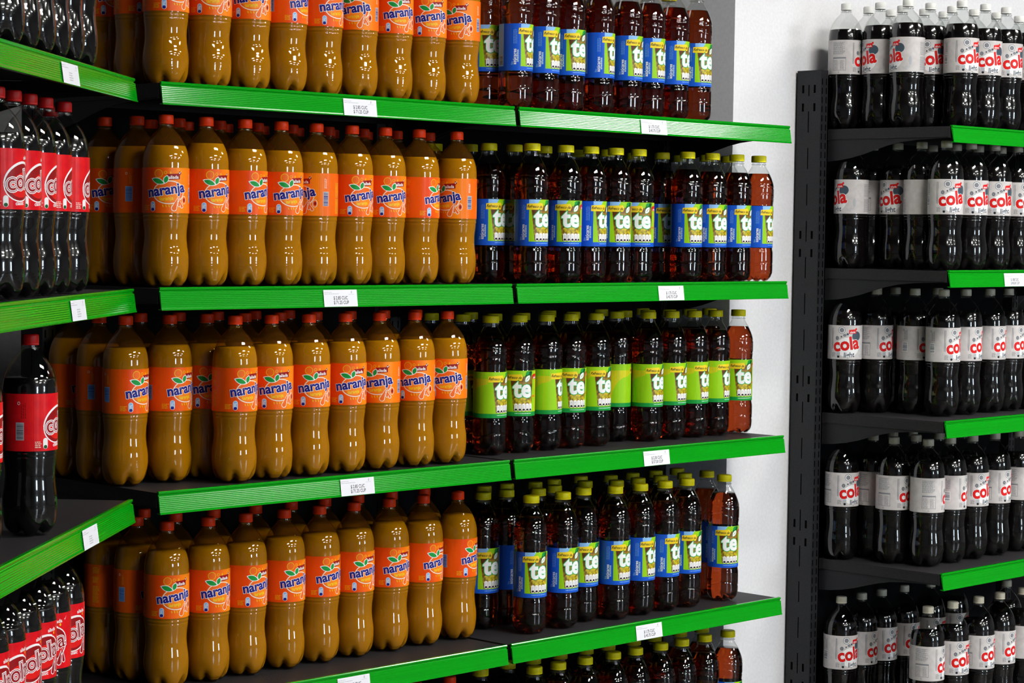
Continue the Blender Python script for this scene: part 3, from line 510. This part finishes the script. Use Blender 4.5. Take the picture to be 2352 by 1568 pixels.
# ------------------------------------------------------------------ racks
def rack(k, spans, heights, names, depth, ztop, uprights, base=True, extra=()):
    (ox, oy), a = ORG[k]
    root = empty('gondola_frame', (ox, oy, 0), a)
    tag(root, {'S': 'charcoal steel frame and back panels carrying the middle shelves', 'R': 'charcoal slotted steel frame standing against the white wall', 'L': 'charcoal steel frame carrying the angled left shelves'}[k], 'rack frame')
    for x in uprights:
        bm = bmesh.new(); w = .0325; y0, y1 = depth, depth + .08; zt = ztop + ZO
        # skins with punched slots round a dark core
        box(bm, x - w + .003, x - .003, y0 + .004, y1 - .004, 0.02, zt - .004, 1)
        def side(xx, flip):
            cols = [y0, y0 + .017, y0 + .024, y0 + .0385, y0 + .0415, y0 + .056, y0 + .063, y1]
            zz = 0.02; rowsz = [0.02]; 
            while zz < zt - .06:
                rowsz += [zz + .008, zz + .030, zz + .050]; zz += .05
            rowsz.append(zt)
            for j in range(len(rowsz) - 1):
                a0, a1 = rowsz[j], rowsz[j + 1]; idx = int((a0 - .02 + 1e-6) / .05); ph = (a0 - .02) - idx * .05
                for c in range(len(cols) - 1):
                    key = (int((zt - a0) / .05)) % 8 in (1, 2)
                    if c == 3 and (idx % 2 == 0 or ph < .004) and a1 < zt - .03: continue
                    if c in (1, 5) and key and .006 < ph < .02: continue
                    f = bm.faces.new([bm.verts.new(q) for q in ((xx, cols[c], a0), (xx, cols[c + 1], a0), (xx, cols[c + 1], a1), (xx, cols[c], a1))])
                    if flip: f.normal_flip()
        side(x - w, True); side(x, False)
        zz = 0.02
        cols = [x - w, x - .0275, x - .0235, x - .018, x - .014, x - .0095, x - .0055, x]
        while zz < zt - .03:
            for a0, a1, hole in ((zz, zz + .005, 0), (zz + .005, zz + .022, 1), (zz + .022, zz + .025, 0)):
                for c in range(7):
                    if hole and c in (1, 5): continue
                    bm.faces.new([bm.verts.new(q) for q in ((cols[c], y0, a0), (cols[c + 1], y0, a0), (cols[c + 1], y0, a1), (cols[c], y0, a1))])
            zz += .025
        bm.faces.new([bm.verts.new(q) for q in ((x - w, y0, zz), (x, y0, zz), (x, y0, zt), (x - w, y0, zt))])
        bm.faces.new([bm.verts.new(q) for q in ((x - w, y0, zt), (x, y0, zt), (x, y1, zt), (x - w, y1, zt))])
        bm.faces.new([bm.verts.new(q) for q in ((x, y1, .02), (x - w, y1, .02), (x - w, y1, zt), (x, y1, zt))])
        mesh_ob('upright', bm, [M['steel'], M['dark']], root)
        bm = bmesh.new(); box(bm, x - w - .004, x + .004, 0.02, y1, 0, .0195); mesh_ob('base_foot', bm, M['steel'], root)
    for x0, x1 in list(spans) + list(extra):
        bm = bmesh.new(); box(bm, x0 + .004, x1 - .037, depth + .03, depth + .045, .03, ztop + ZO - .01)
        mesh_ob('back_panel', bm, M['panel'], root)
    for hi, h in enumerate(heights):
        for bi, (x0, x1) in enumerate(spans):
            z = h + ZO; t = empty('shelf', (ox, oy, 0), a)
            xa, xb = x0 + .0015, x1 - .0015 - (.006 if (x1, ) != (spans[-1][1], ) else 0)
            side_w = '' if len(spans) == 1 else (', left bay' if bi == 0 else ', right bay')
            tag(t, 'charcoal metal shelf with green price rail, %s shelf of %s%s' % (names[hi], RACK[k], side_w), 'shelf', 'shelves with green price rails')
            bm = bmesh.new(); box(bm, xa, xb, .004, depth - .002, z - .004, z, 0)
            box(bm, xa, xb, .004, .010, z - .030, z - .0042, 0); box(bm, xa, xb, depth - .01, depth - .002, z - .030, z - .0042, 0)
            box(bm, xa, xa + .0015, .0105, depth - .0105, z - .028, z - .0042); box(bm, xb - .0015, xb, .0105, depth - .0105, z - .028, z - .0042)
            mesh_ob('shelf_panel', bm, M['steel_top'], t)
            # green extruded rail: lip, groove, tilted ribbed face, return
            pr = [(.0035, z + .0008), (.0035, z + .0028), (-.0030, z + .0028), (-.0042, z + .0010), (-.0036, z - .0022), (-.0014, z - .0042), (-.0014, z - .0062), (-.0042, z - .0070)]
            n = 9
            for i in range(n):
                t0 = i / n; yy = -.0042 - .0046 * t0; zz = z - .0070 - .0330 * t0
                pr += [(yy, zz), (yy - .0006, zz - .0330 / n * .5)]
            pr += [(-.0092, z - .0402), (-.0102, z - .0408), (-.0102, z - .0425), (-.0086, z - .0430), (.0015, z - .0420), (.0015, z - .0405), (-.0072, z - .0400), (.0005, z - .0075), (.0005, z + .0008)]
            bm = bmesh.new(); prism_x(bm, pr, xa, xb); mesh_ob('price_rail', bm, M['rail'], t)
            # cantilever brackets with an S-shaped lower edge
            for q in (xa + .002, xb - .0045):
                dd = depth - .001; P = [(dd, z - .005), (.0115, z - .005), (.0115, z - .030), (.06, z - .032), (.11, z - .034), (.16, z - .039), (.20, z - .047), (.24, z - .058), (.28, z - .070), (.32, z - .079), (.36, z - .085), (dd, z - .088)]
                bm = bmesh.new(); prism_x(bm, P, q, q + .0025)
                b = mesh_ob('bracket', bm, M['steel'], t)
                bm = bmesh.new(); prism_x(bm, [(.05, z - .0285), (depth - .02, z - .0285), (depth - .02, z - .0255), (.05, z - .0255)], q - .0012, q + .0037)
                mesh_ob('bracket_fold', bm, M['steel'], b)
    if base:
        for bi, (x0, x1) in enumerate(spans):
            bm = bmesh.new(); box(bm, x0 + .002, x1 - .002, -.002, .006, .021, heights[-1] + ZO - .046)
            mesh_ob('kick_plate', bm, M['steel'], root)
    return root
rack('S', [(0, 1.0045), (1.0105, 2.03)], [SH['S%d' % i] for i in range(1, 6)], ['top', 'second', 'third', 'fourth', 'lowest'], .40, 1.62, [0.0325, 1.024, 2.03])
rack('R', [(0, 1.0)], [SH['R%d' % i] for i in range(1, 6)], ['top', 'second', 'third', 'fourth', 'lowest'], .40, 1.72, [0.0, 1.0, 2.0], extra=[(1.0, 2.0)])
rack('L', [(-1.0, 0)], [SH['L%d' % i] for i in range(1, 5)], ['top', 'second', 'third', 'lowest'], .40, 1.62, [-.9675, 0.0])
# ------------------------------------------------------------------ paper price tags slid into the rails
def price_tag(sh, s0, s1, l1, l2, label):
    (ox, oy), a = ORG[sh[0]]; z = SH[sh] + ZO; t = Art(); w = s1 - s0; h = .0355
    t.rect(-w / 2, w / 2, 0, h, 'paper', 0)
    t.lines(-w / 2 + .002, -w / 2 + .024, .0300, .0318, 1, 'inkgrey', 1, 1, .5); t.lines(-w / 2 + .002, -w / 2 + .055, .0265, .0283, 1, 'inkgrey', 2, 1, .6)
    t.leaf(w / 2 - .016, .027, w / 2 - .015, .034, .0014, 'inkgrey', 1); t.lines(w / 2 - .024, w / 2 - .008, .0255, .0268, 1, 'inkgrey', 4, 1, .5)
    if l1:
        t.text(l1, .0102, .000, .0180, 'ink', 1, 0, .018, .80); t.text(l2, .0102, .001, .0085, 'ink', 1, 0, .018, .80)
    else:
        t.lines(-.012, .014, .006, .022, 4, 'inkgrey', 9, 1, .5)
    bm = t.bm; tilt = math.atan2(.0046, .033)
    for v in bm.verts:
        x, y, L = v.co; v.co = Vector((x, -(h - y) * math.sin(tilt) - L * 1.2, y))
    # real paper thickness
    q = [f for f in bm.faces if f.material_index == 0][0]
    r = bmesh.ops.extrude_face_region(bm, geom=[q]); vs = [e for e in r['geom'] if isinstance(e, bmesh.types.BMVert)]
    bmesh.ops.translate(bm, verts=vs, vec=(0, -.00002, 0))
    bmesh.ops.translate(bm, verts=[v for v in bm.verts if v not in vs and abs(v.co.y) > 1], vec=(0, 0, 0))
    o = mesh_ob('price_tag', bm, [M[m_] for m_ in t.mats])
    x, y = wpos(sh[0], (s0 + s1) / 2, -.0062); o.location = (x, y, z - .0425 + .0005); o.rotation_euler = (0, .0, a)
    o.location.z += .0005
    return tag(o, label, 'price tag', 'paper price tags in the green rails')
for sh, s0, s1, l1, l2 in (('S1', .474, .568, '$ 2.85 CUC', '$ 71.25 CUP'), ('S1', 1.431, 1.527, '$ 1.75 CUC', '$ 43.75 CUP'), ('S2', .424, .518, '$ 2.85 CUC', '$ 71.25 CUP'), ('S2', 1.507, 1.603, '$ 1.75 CUC', '$ 43.75 CUP'),
                           ('S3', .477, .573, '$ 2.85 CUC', '$ 71.25 CUP'), ('S3', 1.462, 1.559, '$ 2.30 CUC', '$ 57.50 CUP'), ('S4', .475, .567, '$ 2.85 CUC', '$ 71.25 CUP'), ('S4', 1.445, 1.542, '$ 1.75 CUC', '$ 43.75 CUP'),
                           ('L1', -.555, -.446, '', ''), ('L2', -.489, -.391, '', ''), ('L3', -.401, -.295, '', ''), ('R2', .263, .367, '$ 1.80 CUC', '$ 45.00 CUP')):
    side_w = {'S': ' under the orange soda' if s0 < 1 else ' under the tea bottles', 'R': '', 'L': ''}[sh[0]]
    price_tag(sh, s0, s1, l1, l2, 'white paper price tag in green rail, %s shelf of %s%s' % (SHN[sh[1]], RACK[sh[0]], side_w))
